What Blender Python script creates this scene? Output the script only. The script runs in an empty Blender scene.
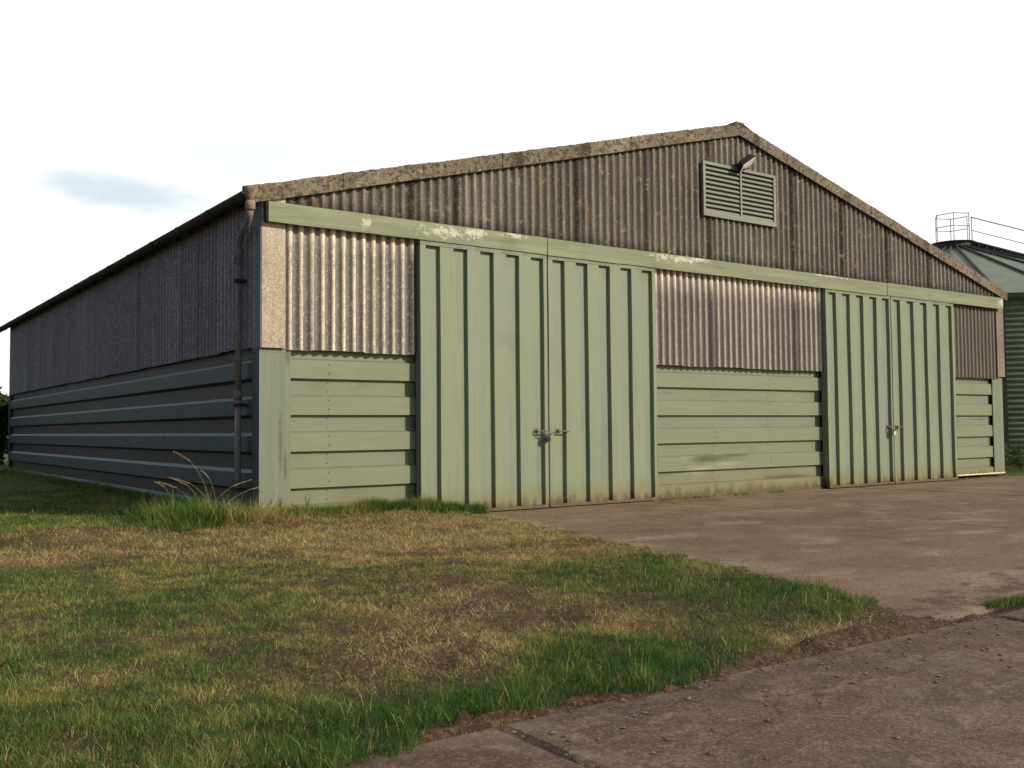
import bpy, math, random
import numpy as np
from mathutils import Matrix, Vector
random.seed(7); rng = np.random.default_rng(11)
S = bpy.context.scene
COL = S.collection
R = math.radians

# ------------------------------------------------------------------ helpers
def lin(r, g, b):
    f = lambda c: (c/255/12.92) if c/255 <= .04045 else ((c/255+.055)/1.055)**2.4
    return (f(r), f(g), f(b), 1)

class MB:
    """collects vertices and faces of one mesh object"""
    def __init__(s): s.v = []; s.f = []; s.a = []
    def add(s, vs, fs, a=None):
        n = len(s.v); s.v += [tuple(p) for p in vs]; s.f += [tuple(i+n for i in f) for f in fs]
        s.a += list(a) if a is not None else [0.0]*len(vs)
    def box(s, x0, y0, z0, x1, y1, z1, bev=0.0):
        x0, x1 = min(x0, x1), max(x0, x1); y0, y1 = min(y0, y1), max(y0, y1); z0, z1 = min(z0, z1), max(z0, z1)
        s.add([(x0,y0,z0),(x1,y0,z0),(x1,y1,z0),(x0,y1,z0),(x0,y0,z1),(x1,y0,z1),(x1,y1,z1),(x0,y1,z1)],
              [(0,3,2,1),(4,5,6,7),(0,1,5,4),(1,2,6,5),(2,3,7,6),(3,0,4,7)])
    def prism(s, prof, A, B):
        """prof: list of 3D offsets, swept from A to B, capped"""
        n = len(prof); A = Vector(A); B = Vector(B)
        vs = [A+Vector(p) for p in prof]+[B+Vector(p) for p in prof]
        fs = [(i, (i+1) % n, n+(i+1) % n, n+i) for i in range(n)]+[tuple(range(n))[::-1], tuple(range(n, 2*n))]
        s.add(vs, fs)
    def tube(s, pts, r, n=10, caps=True):
        pts = [Vector(p) for p in pts]; rs = r if isinstance(r, (list, tuple)) else [r]*len(pts)
        base = len(s.v); vs = []; up = None
        for i, p in enumerate(pts):
            d = (pts[min(i+1, len(pts)-1)]-pts[max(i-1, 0)]).normalized()
            if up is None:
                up = Vector((0,0,1)) if abs(d.z) < .9 else Vector((1,0,0))
            a = d.cross(up).normalized(); b = a.cross(d).normalized(); up = b
            for k in range(n):
                t = 2*math.pi*k/n; vs.append(p+(a*math.cos(t)+b*math.sin(t))*rs[i])
        fs = []
        for i in range(len(pts)-1):
            for k in range(n):
                fs.append((i*n+k, i*n+(k+1) % n, (i+1)*n+(k+1) % n, (i+1)*n+k))
        if caps: fs += [tuple(range(n))[::-1], tuple(range((len(pts)-1)*n, len(pts)*n))]
        s.add(vs, fs)
    def grid(s, P, A=None, flip=False):
        """P: [rows][cols] of points"""
        r, c = len(P), len(P[0])
        vs = [p for row in P for p in row]
        fs = []
        for i in range(r-1):
            for j in range(c-1):
                q = (i*c+j, i*c+j+1, (i+1)*c+j+1, (i+1)*c+j)
                fs.append(q[::-1] if flip else q)
        s.add(vs, fs, [a for row in A for a in row] if A is not None else None)

LOC = {}
def build(name, mb, mat, parent=None, loc=(0,0,0), smooth=False):
    me = bpy.data.meshes.new(name)
    base = Vector(LOC[parent.name]) if parent else Vector(loc)
    v = np.array(mb.v, dtype=np.float64)-np.array(base)
    me.from_pydata(v.tolist(), [], mb.f)
    if any(mb.a):
        at = me.attributes.new('crest', 'FLOAT', 'POINT'); at.data.foreach_set('value', mb.a)
    me.materials.append(mat); me.update()
    if smooth:
        me.polygons.foreach_set('use_smooth', [True]*len(me.polygons))
    o = bpy.data.objects.new(name, me); COL.objects.link(o)
    if parent: o.parent = parent
    else: o.location = base
    LOC[o.name] = tuple(base)
    return o
def empty(name, loc):
    o = bpy.data.objects.new(name, None); COL.objects.link(o); o.location = loc; o.empty_display_size = .2
    LOC[o.name] = tuple(loc); return o
def tag(o, label=None, cat=None, group=None, kind=None):
    if label: o['label'] = label
    if cat: o['category'] = cat
    if group: o['group'] = group
    if kind: o['kind'] = kind
    return o

# ------------------------------------------------------------------ materials
class NT:
    def __init__(s, name):
        s.m = bpy.data.materials.new(name); s.m.use_nodes = True; s.t = s.m.node_tree; s.t.nodes.clear()
        s.out = s.t.nodes.new('ShaderNodeOutputMaterial'); s.b = s.t.nodes.new('ShaderNodeBsdfPrincipled')
        s.t.links.new(s.b.outputs[0], s.out.inputs[0])
        s.tc = s.t.nodes.new('ShaderNodeTexCoord'); s.obj = s.tc.outputs['Object']
    def n(s, typ, **kw):
        nd = s.t.nodes.new(typ)
        for k, v in kw.items(): setattr(nd, k, v)
        return nd
    def put(s, inp, v):
        if isinstance(v, bpy.types.NodeSocket): s.t.links.new(v, inp)
        else: inp.default_value = v
    def map(s, scale=(1,1,1), loc=(0,0,0), src=None):
        m = s.n('ShaderNodeMapping'); s.put(m.inputs[0], src or s.obj); m.inputs['Scale'].default_value = scale; m.inputs['Location'].default_value = loc
        return m.outputs[0]
    def noise(s, sc, det=4, rough=.55, vec=None, dist=0, col=False):
        m = s.n('ShaderNodeTexNoise'); s.put(m.inputs['Vector'], vec or s.obj); m.inputs['Scale'].default_value = sc
        m.inputs['Detail'].default_value = det; m.inputs['Roughness'].default_value = rough; m.inputs['Distortion'].default_value = dist
        return m.outputs['Color' if col else 'Fac']
    def voro(s, sc, vec=None, out='Distance', feat='F1'):
        m = s.n('ShaderNodeTexVoronoi', feature=feat); s.put(m.inputs['Vector'], vec or s.obj); m.inputs['Scale'].default_value = sc
        return m.outputs[out]
    def ramp(s, f, a, b, va=0.0, vb=1.0):
        m = s.n('ShaderNodeMapRange'); m.interpolation_type = 'SMOOTHSTEP'; s.put(m.inputs[0], f)
        m.inputs[1].default_value = a; m.inputs[2].default_value = b; m.inputs[3].default_value = va; m.inputs[4].default_value = vb
        return m.outputs[0]
    def math(s, op, a, b=0.0):
        m = s.n('ShaderNodeMath', operation=op); s.put(m.inputs[0], a); s.put(m.inputs[1], b); return m.outputs[0]
    def mix(s, f, a, b, mode='MIX'):
        m = s.n('ShaderNodeMix', data_type='RGBA', blend_type=mode); s.put(m.inputs[0], f); s.put(m.inputs[6], a); s.put(m.inputs[7], b)
        return m.outputs[2]
    def sep(s, src=None):
        m = s.n('ShaderNodeSeparateXYZ'); s.put(m.inputs[0], src or s.obj); return m.outputs
    def wn(s, val):
        m = s.n('ShaderNodeTexWhiteNoise', noise_dimensions='1D'); s.put(m.inputs['W'], val); return m.outputs[0]
    def attr(s, nm, fac=True):
        m = s.n('ShaderNodeAttribute', attribute_name=nm); return m.outputs['Fac' if fac else 'Color']
    def bump(s, h, dist=.01, st=.6):
        m = s.n('ShaderNodeBump'); s.put(m.inputs['Height'], h); m.inputs['Distance'].default_value = dist; m.inputs['Strength'].default_value = st
        s.t.links.new(m.outputs[0], s.b.inputs['Normal'])
    def done(s, col, rough=.8, spec=.3, metal=0.0):
        s.put(s.b.inputs['Base Color'], col); s.put(s.b.inputs['Roughness'], rough); s.b.inputs['Specular IOR Level'].default_value = spec
        s.b.inputs['Metallic'].default_value = metal
        return s.m

def simple(name, c, rough=.7, metal=0, var=.25, sc=8, spec=.3):
    t = NT(name); f = t.noise(sc, 5)
    c = lin(*c)
    d = tuple(x*(1-var) for x in c[:3])+(1,); l = tuple(min(1, x*(1+var)) for x in c[:3])+(1,)
    col = t.mix(t.ramp(f, .3, .7), d, l)
    t.bump(f, .003, .3)
    return t.done(col, rough, spec, metal)

def fibre(name, valley, crest, dark, lichen=.0, pale_top=None, sheet=1.0, axis=0, speck=.5, moss=0.0, streak=.5):
    """weathered corrugated fibre-cement"""
    t = NT(name); xyz = t.sep()
    cr = t.attr('crest')
    big = t.noise(.8, 4)
    base = t.mix(t.ramp(big, .3, .7), lin(*valley), lin(*[v*.84 for v in valley]))
    n2 = t.noise(9, 6, .65)
    crn = t.math('MULTIPLY', t.ramp(cr, .62, .93), t.ramp(n2, .3, .6, .6, 1.0))
    base = t.mix(crn, base, lin(*crest))  # valleys dirtier; sunlit ridges also painted in as paler crests
    # vertical grime streaks
    sc = (5, 5, .35)
    st = t.noise(3.0, 6, .6, t.map(sc))
    base = t.mix(t.math('MULTIPLY', t.ramp(st, .45, .72), streak), base, lin(*dark))
    # per-sheet tone
    idx = t.math('FLOOR', t.math('DIVIDE', xyz[axis], sheet))
    w = t.wn(idx)
    base = t.mix(t.math('MULTIPLY', t.ramp(w, 0, 1), .35), base, lin(*dark))
    # lap line
    fr = t.math('FRACT', t.math('DIVIDE', xyz[axis], sheet))
    lapw = t.math('MULTIPLY', t.ramp(t.math('ADD', fr, t.math('MULTIPLY', st, .12)), .84, .97), t.ramp(w, .55, .72, .1, .95) if name != 'side_fibre' else t.ramp(w, .6, .9, 0, .5))
    base = t.mix(lapw, base, lin(*[d*.75 for d in dark]))
    # small dark and pale speckle
    sp = t.noise(34, 5, .75)
    base = t.mix(t.ramp(sp, .49, .58, 0, speck), base, lin(*dark))
    sp3 = t.noise(14, 5, .75, t.map((1,1,.6), (2,2,9)))
    base = t.mix(t.ramp(sp3, .50, .62, 0, speck*.8), base, lin(*[v*.8 for v in valley]))
    sp2 = t.noise(20, 6, .75, t.map((1,1,1), (5,3,1)))
    base = t.mix(t.ramp(sp2, .53, .64, 0, speck*.5), base, lin(*[min(255, c*1.15) for c in crest]))
    if pale_top:  # paler towards the top, strongest on the crests
        zt, c = pale_top
        m = t.math('MULTIPLY', t.ramp(t.math('ADD', xyz[2], t.math('MULTIPLY', n2, .5)), zt, zt+.75), t.ramp(cr, .3, .9, .15, .9))
        base = t.mix(m, base, lin(*c))
    if name == 'gable_fibre':   # run-off grime above the track cover
        gz = t.math('ADD', xyz[2], t.math('MULTIPLY', st, -.5))
        base = t.mix(t.ramp(gz, 5.2, 5.5, .75, 0), base, lin(58,52,40))
    if lichen:
        l1 = t.noise(3.2, 3, .5, t.map((1.4,1.4,.8), (11,2,7)))
        l2 = t.noise(30, 3, .6)
        m = t.math('MULTIPLY', t.ramp(l1, .62, .72), t.ramp(l2, .42, .56, 0, lichen*.8))
        base = t.mix(m, base, lin(168, 120, 56))
        l3 = t.noise(6, 3, .5, t.map((1,1,1), (3,9,2)))
        m = t.math('MULTIPLY', t.ramp(l3, .62, .7), t.ramp(l2, .4, .55, 0, lichen*.7))
        base = t.mix(m, base, lin(170, 165, 120))
    if moss:
        l4 = t.noise(7, 4, .6, t.map((1,1,1), (1,5,2)))
        base = t.mix(t.ramp(l4, .50, .66, 0, moss), base, lin(66, 58, 42))
        l7 = t.noise(13, 6, .7, t.map((1,1,1), (4,5,8))); base = t.mix(t.ramp(l7, .52, .58, 0, min(1, moss*1.3)), base, lin(58, 52, 38))
        l5 = t.voro(26); l6 = t.noise(4, 3)
        base = t.mix(t.math('MULTIPLY', t.ramp(l5, .12, .28, 1, 0), t.ramp(l6, .5, .62, 0, moss)), base, lin(200, 190, 160))
    t.bump(t.noise(38, 5, .7), .006, .55)
    return t.done(base, .7 if 'front' in name else .9, .35 if 'front' in name else .15)

def painted(name, main, alt, grime, axis, streakdir, chips=(), dirt=.5, dirtz=None, rough=.55, lapstep=None, stains=(), tone=None):
    """sun-bleached green plastic-coated steel"""
    t = NT(name); xyz = t.sep()
    sc = (3.5, 3.5, .12) if streakdir == 'v' else (.12, .3, 3.5)
    a = t.noise(2.2, 5, .55, t.map(sc))
    base = t.mix(t.ramp(a, .36, .64), lin(*main), lin(*alt))
    sc2 = (9, 9, .25) if streakdir == 'v' else (.4, .4, 9)
    b = t.noise(3.0, 6, .65, t.map(sc2, (3, 1, 2)))
    base = t.mix(t.ramp(b, .5, .75, 0, dirt), base, lin(*grime))
    if tone: base = t.mix(t.math('MULTIPLY', t.attr('crest'), .3), base, lin(*tone))
    c = t.noise(1.1, 5, .6)
    base = t.mix(t.ramp(c, .55, .8, 0, dirt*.8), base, lin(*grime))
    if dirtz is not None:
        zn = t.math('ADD', xyz[2], t.math('MULTIPLY', t.noise(5, 5, .65, t.map((1,1,.4))), -.7))
        base = t.mix(t.ramp(zn, -.28, dirtz, .85, 0), base, lin(116, 110, 70))
        base = t.mix(t.ramp(zn, -.32, -.12, .85, 0), base, lin(80, 66, 44))
    if lapstep:   # rivet dots and faint lap lines
        fr = t.math('FRACT', t.math('DIVIDE', t.math('SUBTRACT', xyz[axis], .3), lapstep)); ax_ = t.math('ABSOLUTE', t.math('SUBTRACT', fr, .5))
        base = t.mix(t.ramp(ax_, .0, .004, .22, 0), base, lin(*grime))
        fz = t.math('ABSOLUTE', t.math('SUBTRACT', t.math('FRACT', t.math('DIVIDE', xyz[2], .157)), .5))
        base = t.mix(t.math('MULTIPLY', t.ramp(ax_, .005, .011, 1, 0), t.ramp(fz, .06, .13, .75, 0)), base, lin(52,50,42))
    fl = t.noise(11, 8, .8)
    for (cx, cy, cz, rx, rz) in chips:
        d = t.n('ShaderNodeVectorMath', operation='LENGTH')
        t.put(d.inputs[0], t.map((1/rx, .001, 1/rz), (-cx/rx, 0, -cz/rz)))
        m = t.math('MULTIPLY', t.ramp(t.math('ADD', t.math('MULTIPLY', d.outputs['Value'], .16), fl), .56, .62, 1, 0), t.ramp(d.outputs['Value'], .9, 1.5, .85, 0))
        base = t.mix(m, base, lin(192, 190, 168))
    for (cx, cy, cz, rx, rz) in stains:
        d = t.n('ShaderNodeVectorMath', operation='LENGTH')
        t.put(d.inputs[0], t.map((1/rx, .001, 1/rz), (-cx/rx, 0, -cz/rz)))
        m = t.ramp(t.math('ADD', d.outputs['Value'], t.math('MULTIPLY', t.noise(7, 6, .7), 1.6)), 1.1, 1.9, .75, 0)
        base = t.mix(m, base, lin(84, 80, 60))
    fs = t.noise(55, 4, .7)
    base = t.mix(t.ramp(fs, .66, .74, 0, .5), base, lin(*grime))
    t.bump(t.math('ADD', t.noise(2.5, 3), t.math('MULTIPLY', t.noise(60, 3), .1)), .006, .35)
    r = t.ramp(a, .3, .7, rough-.06, rough+.1)
    return t.done(base, r, .35)

def side_shade_paint():  # green darkened beyond its grime: the wall's shade is put into the colour
    t = NT('side_wall_shade_paint'); a = t.attr('crest'); n1 = t.noise(2.5, 6, .65, t.map((1,.5,2))); n2 = t.noise(18, 5, .7)
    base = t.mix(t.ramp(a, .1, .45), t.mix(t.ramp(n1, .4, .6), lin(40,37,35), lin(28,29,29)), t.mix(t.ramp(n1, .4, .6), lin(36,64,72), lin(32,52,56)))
    base = t.mix(t.math('MULTIPLY', t.ramp(a, .55, .95), t.ramp(n2, .35, .6, 1, .6)), base, lin(132,146,154))  # ledges paled: sky reflection painted on the upward faces
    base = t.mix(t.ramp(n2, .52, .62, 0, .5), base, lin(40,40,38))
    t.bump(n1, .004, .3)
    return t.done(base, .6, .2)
M = {}
M['gable'] = fibre('gable_fibre', (118,112,102), (154,149,135), (62,55,46), lichen=.9, sheet=1.0, speck=.5, streak=.55)
M['front_pale'] = fibre('front_sheet_pale', (128,122,114), (236,222,194), (98,92,86), pale_top=(4.85,(250,236,204)), sheet=1.0, speck=.5, streak=.35)
M['front_mid'] = fibre('front_sheet_mauve', (116,108,100), (186,176,158), (84,76,70), pale_top=(4.72,(246,232,204)), sheet=1.0, speck=.3, streak=.4)
M['front_dark'] = fibre('front_sheet_brown', (98,91,80), (128,120,104), (62,54,46), sheet=1.0, speck=.3, streak=.4)
M['side'] = fibre('side_fibre', (136,130,137), (166,160,166), (92,86,88), sheet=1.06, axis=1, speck=.9, streak=.5)
M['verge'] = fibre('verge_fibre', (146,136,116), (146,136,116), (84,72,56), lichen=1.0, sheet=1.8, speck=.7, moss=.6, streak=.3)
M['roof'] = fibre('roof_fibre', (120,112,98), (135,126,110), (60,55,45), lichen=1.0, sheet=1.0, speck=.6, moss=.8)
M['flat'] = fibre('flat_fibre_flashing', (208,193,168), (208,193,168), (136,120,104), pale_top=(4.7,(240,228,204)), sheet=9, speck=.9, streak=.5)
M['flat_dull'] = fibre('flat_fibre_dull', (150,138,122), (150,138,122), (110,94,82), sheet=9, speck=.8, streak=.5)
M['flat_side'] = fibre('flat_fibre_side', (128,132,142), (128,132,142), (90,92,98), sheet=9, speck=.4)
CH = [(3.55,0,5.30,.75,.14),(4.2,0,5.36,.3,.12),(9.6,0,5.38,.9,.12),(10.3,0,5.42,.4,.1),(1.9,0,5.3,.12,.14),(5.2,0,5.42,.4,.06),(23.5,0,5.3,.25,.15),(15.2,0,5.44,.9,.05)]
M['cover'] = painted('track_cover_paint', (128,134,98), (114,122,94), (92,90,66), 0, 'h', CH, .65)
M['door'] = painted('door_paint', (114,126,112), (128,134,104), (98,104,84), 0, 'v', (), .5, dirtz=.25, tone=(128,136,102))
M['dado'] = painted('dado_paint', (114,122,98), (118,123,99), (90,90,68), 0, 'h', (), .6, tone=(126,132,98), dirtz=.35, lapstep=1.95, stains=((10.9,0,.87,.75,.09),(11.6,0,.92,.6,.05),(13.6,0,.35,1.1,.05),(22.6,0,1.75,.6,.04)))
M['post'] = painted('post_paint', (116,125,103), (110,118,98), (92,94,74), 0, 'v', (), .55, dirtz=.2, stains=((.37,0,1.35,.05,.65),(.46,0,1.0,.04,.3),(.5,0,2.85,.06,.14)))
M['side_green_shaded'] = side_shade_paint()
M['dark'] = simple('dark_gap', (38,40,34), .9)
M['steel'] = simple('weathered_steel', (140,135,125), .5, .4)
M['rust'] = simple('rusty_steel', (112,98,80), .8, .1, .4, 30)
M['lock_dark'] = simple('lock_black', (34,32,30), .5, .3)
M['lock_pale'] = simple('lock_brass', (200,190,175), .4, .5)
M['gutter'] = fibre('gutter_fibre', (66,58,50), (66,58,50), (38,32,28), sheet=1.8, axis=1, speck=.6, moss=.5)
M['outlet'] = fibre('outlet_fibre', (176,158,128), (176,158,128), (110,92,72), sheet=5, speck=.6, moss=.3)
M['pipe'] = fibre('downpipe_fibre', (138,134,130), (138,134,130), (76,70,66), sheet=5, speck=.7, streak=.5)
M['louvre'] = painted('louvre_paint', (128,130,114), (120,122,106), (92,92,76), 0, 'h', (), .4)
M['lampbody'] = simple('floodlight_body', (48,46,44), .5, .3)
M['lampface'] = simple('floodlight_lens', (232,228,214), .25, 0, .05)
M['flash_pale'] = simple('pale_bottom_strip', (214,196,164), .6, 0, .25, 9)
M['silo_wall'] = simple('silo_ribbed_steel', (96,108,90), .6, 0, .15, 3)
M['silo_roof'] = simple('silo_roof_sheet', (104,116,98), .6, 0, .12, 1.2)
M['silo_dark'] = simple('silo_trim_dark', (58,60,56), .7, .1)
M['galv'] = simple('galvanised_rail', (150,150,150), .5, .4)
M['bark'] = simple('tree_bark', (86,72,58), .95, 0, .4, 12)

def leafmat(name, cols, attrname='tint', trans=.35):
    t = NT(name); f = t.attr(attrname)
    cr = t.n('ShaderNodeValToRGB'); t.put(cr.inputs[0], f)
    els = cr.color_ramp.elements
    while len(els) < len(cols): els.new(.5)
    for i, c in enumerate(cols): els[i].position = i/(len(cols)-1); els[i].color = lin(*c)
    t.put(t.b.inputs['Base Color'], cr.outputs[0]); t.b.inputs['Roughness'].default_value = .6; t.b.inputs['Specular IOR Level'].default_value = .25
    tr = t.n('ShaderNodeBsdfTranslucent'); t.put(tr.inputs[0], cr.outputs[0])
    mx = t.n('ShaderNodeMixShader'); mx.inputs[0].default_value = trans
    t.t.links.new(t.b.outputs[0], mx.inputs[1]); t.t.links.new(tr.outputs[0], mx.inputs[2]); t.t.links.new(mx.outputs[0], t.out.inputs[0])
    return t.m
M['leaf'] = leafmat('tree_leaves', [(38,52,26),(62,80,34),(110,122,52)])
M['leaf_dark'] = leafmat('hedge_leaves', [(28,38,22),(48,60,28),(96,106,44)])
M['weed'] = leafmat('weed_leaves', [(44,66,30),(70,96,40),(128,130,58)])
# grass: 0 lush green .. 1 bleached straw
M['grass'] = leafmat('grass_blades', [(46,84,28),(74,106,38),(108,124,52),(152,142,76),(190,166,104),(212,186,130),(100,78,54)], 'tint', .25)

def earth():
    t = NT('soil_and_thatch')
    a = t.noise(2.2, 8, .65); b = t.noise(22, 6, .75); c = t.noise(90, 4, .7)
    base = t.mix(t.ramp(a, .35, .65), lin(90,72,56), lin(70,56,44))
    base = t.mix(t.ramp(b, .46, .62, 0, .75), base, lin(126,104,78))
    base = t.mix(t.ramp(c, .49, .6, 0, .8), base, lin(46,38,30))
    sw = t.attr('straw')
    base = t.mix(t.math('MULTIPLY', sw, t.ramp(b, .4, .55, .3, 1)), base, t.mix(t.ramp(c, .42, .56), lin(150,124,84), lin(92,72,46)))
    st = t.attr('crest')
    base = t.mix(t.math('MULTIPLY', st, t.ramp(b, .35, .55, .4, .9)), base, lin(74,84,44))
    t.bump(t.math('ADD', b, t.math('MULTIPLY', c, .5)), .03, .8)
    return t.done(base, .95, .1)
M['earth'] = earth()
def concrete():
    t = NT('old_concrete'); xyz = t.sep()
    a = t.noise(.35, 6, .6, dist=.4); b = t.noise(2.4, 7, .65); 
    base = t.mix(t.ramp(a, .35, .65), lin(146,121,96), lin(124,101,79))
    # dusty pale patches near the doors
    ay = t.ramp(t.math('ADD', xyz[1], t.math('MULTIPLY', a, 8)), -.5, 2.4)
    base = t.mix(t.math('MULTIPLY', ay, .7), base, lin(166,146,112))
    c = t.noise(.8, 6, .6, t.map((1,1.5,1), (4,7,0)), .3)
    base = t.mix(t.ramp(c, .52, .62, 0, .7), base, lin(172,156,132))
    fg = t.ramp(xyz[1], -11.5, -11.0, 1, 0)
    base = t.mix(t.math('MULTIPLY', fg, .8), base, t.mix(t.ramp(b, .35, .65), lin(80,68,57), lin(130,114,96)))
    e = t.noise(1.4, 8, .72, t.map((1,1,1), (9,1,0)), .8)
    base = t.mix(t.math('MULTIPLY', t.ramp(e, .49, .58, 0, .62), t.ramp(fg, 0, 1, .35, 1)), base, lin(78,60,46))
    e2 = t.noise(.55, 7, .65, t.map((1,1.3,1), (3,5,0)), .3); base = t.mix(t.ramp(e2, .46, .62, 0, .5), base, lin(112,82,58))
    e3 = t.noise(3.2, 7, .7, t.map((1,1.6,1), (7,2,0)), .5); base = t.mix(t.ramp(e3, .56, .66, 0, .5), base, lin(160,140,110))
    g = t.noise(1.9, 7, .7, t.map((1,1,1), (2,8,0)), .5)
    base = t.mix(t.math('MULTIPLY', t.ramp(g, .54, .62, 0, .7), fg), base, lin(62,60,36))
    # soil spread thinly over the slab beside the grass and the filled joint
    sn = t.noise(2.6, 8, .72, t.map((1,1.3,1), (1,4,0))); dy_ = t.math('ABSOLUTE', t.math('ADD', xyz[1], 11.2))
    base = t.mix(t.ramp(t.math('SUBTRACT', sn, t.math('MULTIPLY', dy_, .16)), .36, .47, 0, .85), base, lin(74,58,44))
    # exposed aggregate
    v = t.voro(75, out='Color'); vs = t.sep(v)
    base = t.mix(t.ramp(vs[0], .72, .95, 0, .35), base, lin(176,152,124))
    base = t.mix(t.ramp(vs[1], .6, .9, 0, .7), base, lin(66,50,40))
    s = t.noise(120, 4, .75)
    base = t.mix(t.ramp(s, .47, .58, 0, .6), base, lin(74,60,50))
    g8 = t.voro(17, t.map((1,1,1),(5,1,2))); g9 = t.noise(6, 4, .6)
    base = t.mix(t.math('MULTIPLY', t.ramp(g8, .10, .2, 1, 0), t.ramp(g9, .42, .6, 0, .8)), base, lin(56,44,36))
    g10 = t.noise(14, 7, .78, t.map((1,1,1),(8,1,2))); base = t.mix(t.ramp(g10, .52, .6, 0, .35), base, lin(84,68,54))
    s5 = t.noise(34, 6, .75); base = t.mix(t.ramp(s5, .52, .64, 0, .35), base, lin(142,120,98))
    v2 = t.voro(11, t.map((1,1,1),(3,3,3))); base = t.mix(t.ramp(v2, .06, .12, .65, 0), base, lin(58,46,38))
    # cracks
    cw = t.n('ShaderNodeVectorMath', operation='ADD'); t.put(cw.inputs[0], t.obj)
    sv = t.n('ShaderNodeVectorMath', operation='SCALE'); t.put(sv.inputs[0], t.noise(1.2, 5, .6, col=True)); sv.inputs['Scale'].default_value = 1.2
    t.put(cw.inputs[1], sv.outputs[0])
    ck = t.voro(.33, cw.outputs[0], feat='DISTANCE_TO_EDGE')
    base = t.mix(t.math('MULTIPLY', t.ramp(ck, .001, .005, .8, 0), t.ramp(a, .45, .55, .2, .9)), base, lin(58,46,36))
    ed = t.attr('crest')   # worn pale slab arris
    base = t.mix(t.math('MULTIPLY', ed, t.ramp(b, .42, .6, 0, .5)), base, lin(152,138,118))
    t.bump(t.math('ADD', t.math('MULTIPLY', s, .8), t.math('ADD', t.math('MULTIPLY', vs[0], .4), t.math('MULTIPLY', s5, .8))), .008, .8)
    return t.done(base, t.ramp(b, .3, .7, .75, .95), .25)
M['concrete'] = concrete()
M['stone'] = simple('pebbles', (112,96,82), .85, 0, .45, 3)

# ------------------------------------------------------------------ barn
X0, X1, YW = .07, 23.88, .2
XC, DEPTH = (X0+X1)/2, 25.1
topz = lambda x: 8.82-.262*abs(x-XC)
barn = empty('barn', (X0, YW, 0))
tag(barn, 'large green and grey corrugated farm barn with sliding doors and shallow pitched roof', 'barn')

PITCH = .2
def corr(mb, u0, u1, z0, zf, pos, amp=.033, seg=8, sheet=1.0, zrows=3, sag=.0):
    """corrugated sheet; pos(u, off, z)->xyz, off positive = outwards"""
    n = max(2, int(round((u1-u0)/PITCH*seg)))
    us = [u0+(u1-u0)*i/n for i in range(n+1)]
    P = []; A = []
    for r in range(zrows+1):
        row = []; ar = []
        for u in us:
            c = math.cos(2*math.pi*u/PITCH)
            k = math.floor(u/sheet)
            h = math.sin(k*12.9898)*43758.5; h -= math.floor(h)
            off = amp*c+(.006 if k % 2 else 0)+.006*h
            zt = zf(u) if callable(zf) else zf
            zb = z0+(.018*(h-.5) if r == 0 else 0)
            z = zb+(zt-zb)*r/zrows
            row.append(pos(u, off, z)); ar.append(.5+.5*c)
        P.append(row); A.append(ar)
    mb.grid(P, A)

TP = .63      # period of the box-profile steel
def boxprof(c0, c1, phase, depth=.085, slope=.03, crest=.32):
    """profile points (c, off): off=0 crest, -depth recess, along a coordinate; phase = start of a crest"""
    pts = []
    k = math.floor((c0-phase)/TP)-1
    while phase+k*TP < c1+TP:
        s = phase+k*TP
        pts += [(s, 0), (s+crest, 0), (s+crest+slope, -depth), (s+TP-slope, -depth)]
        k += 1
    out = []
    def at(c):
        for (a, oa), (b, ob) in zip(pts, pts[1:]):
            if a <= c <= b: return oa+(ob-oa)*(c-a)/(b-a) if b > a else oa
        return 0
    out.append((c0, at(c0)))
    out += [p for p in pts if c0+.004 < p[0] < c1-.004]
    out.append((c1, at(c1)))
    return out

# gable sheeting
mb = MB(); corr(mb, X0, X1, 5.40, lambda x: topz(x)-.03, lambda u, o, z: (u, .15-o, z), zrows=5)
build('gable_sheeting', mb, M['gable'], barn, smooth=True)
# three upper sheets between door openings
for a, b, m in ((.49, 3.14, 'front_pale'), (9.02, 15.15, 'front_mid'), (20.9, 23.6, 'front_dark')):
    mb = MB(); corr(mb, a, b, 2.985, 5.28, lambda u, o, z: (u, .15-o, z), zrows=4)
    build('wall_sheeting', mb, M[m], barn, smooth=True)
# side sheeting
mb = MB(); corr(mb, .36, DEPTH, 3.03, 5.66, lambda u, o, z: (X0-.005-o, u, z), amp=.022, sheet=1.06)
o = build('wall_sheeting', mb, M['side'], barn, smooth=True); o['label'] = 'dark shaded side wall sheets'
# flat corner flashings of the upper wall
mb = MB(); mb.box(X0+.012, .105, 3.0, .50, .155, 5.62); build('corner_flashing', mb, M['flat'], barn)
mb = MB(); mb.box(X0-.012, .112, 2.995, X0+.0115, .50, 5.6); build('corner_flashing', mb, M['flat_side'], barn)
mb = MB(); mb.box(23.52, .10, 3.05, 23.93, .15, 5.3); build('corner_flashing', mb, M['flat_dull'], barn)

# lower steel cladding
PH = 1.87     # a crest starts at its bottom edge z = 1.87
def dado(mb, x0, x1, z0, z1, dent=None):
    prof = boxprof(z0, z1, PH)
    n = max(1, int((x1-x0)/.12))
    P = []
    zs = []
    for (c, o), (c2, o2) in zip(prof, prof[1:]):
        k = 4 if c2-c > .1 else 1
        for i in range(k): zs.append((c+(c2-c)*i/k, o+(o2-o)*i/k))
    zs.append(prof[-1])
    for z, o in zs:
        row = []
        for i in range(n+1):
            x = x0+(x1-x0)*i/n; d = .0025*math.sin(x*1.7+z*5)+.0015*math.sin(x*6.1+z*2)
            if dent:
                for (dx, dz, rx, rz, am) in dent:
                    d -= am*math.exp(-((x-dx)/rx)**2-((z-dz)/rz)**2)
            row.append((x, YW-o-d, z))
        P.append(row)
    mb.grid(P, [[1.0 if o > -.03 else .02]*(n+1) for z, o in zs])
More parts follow.
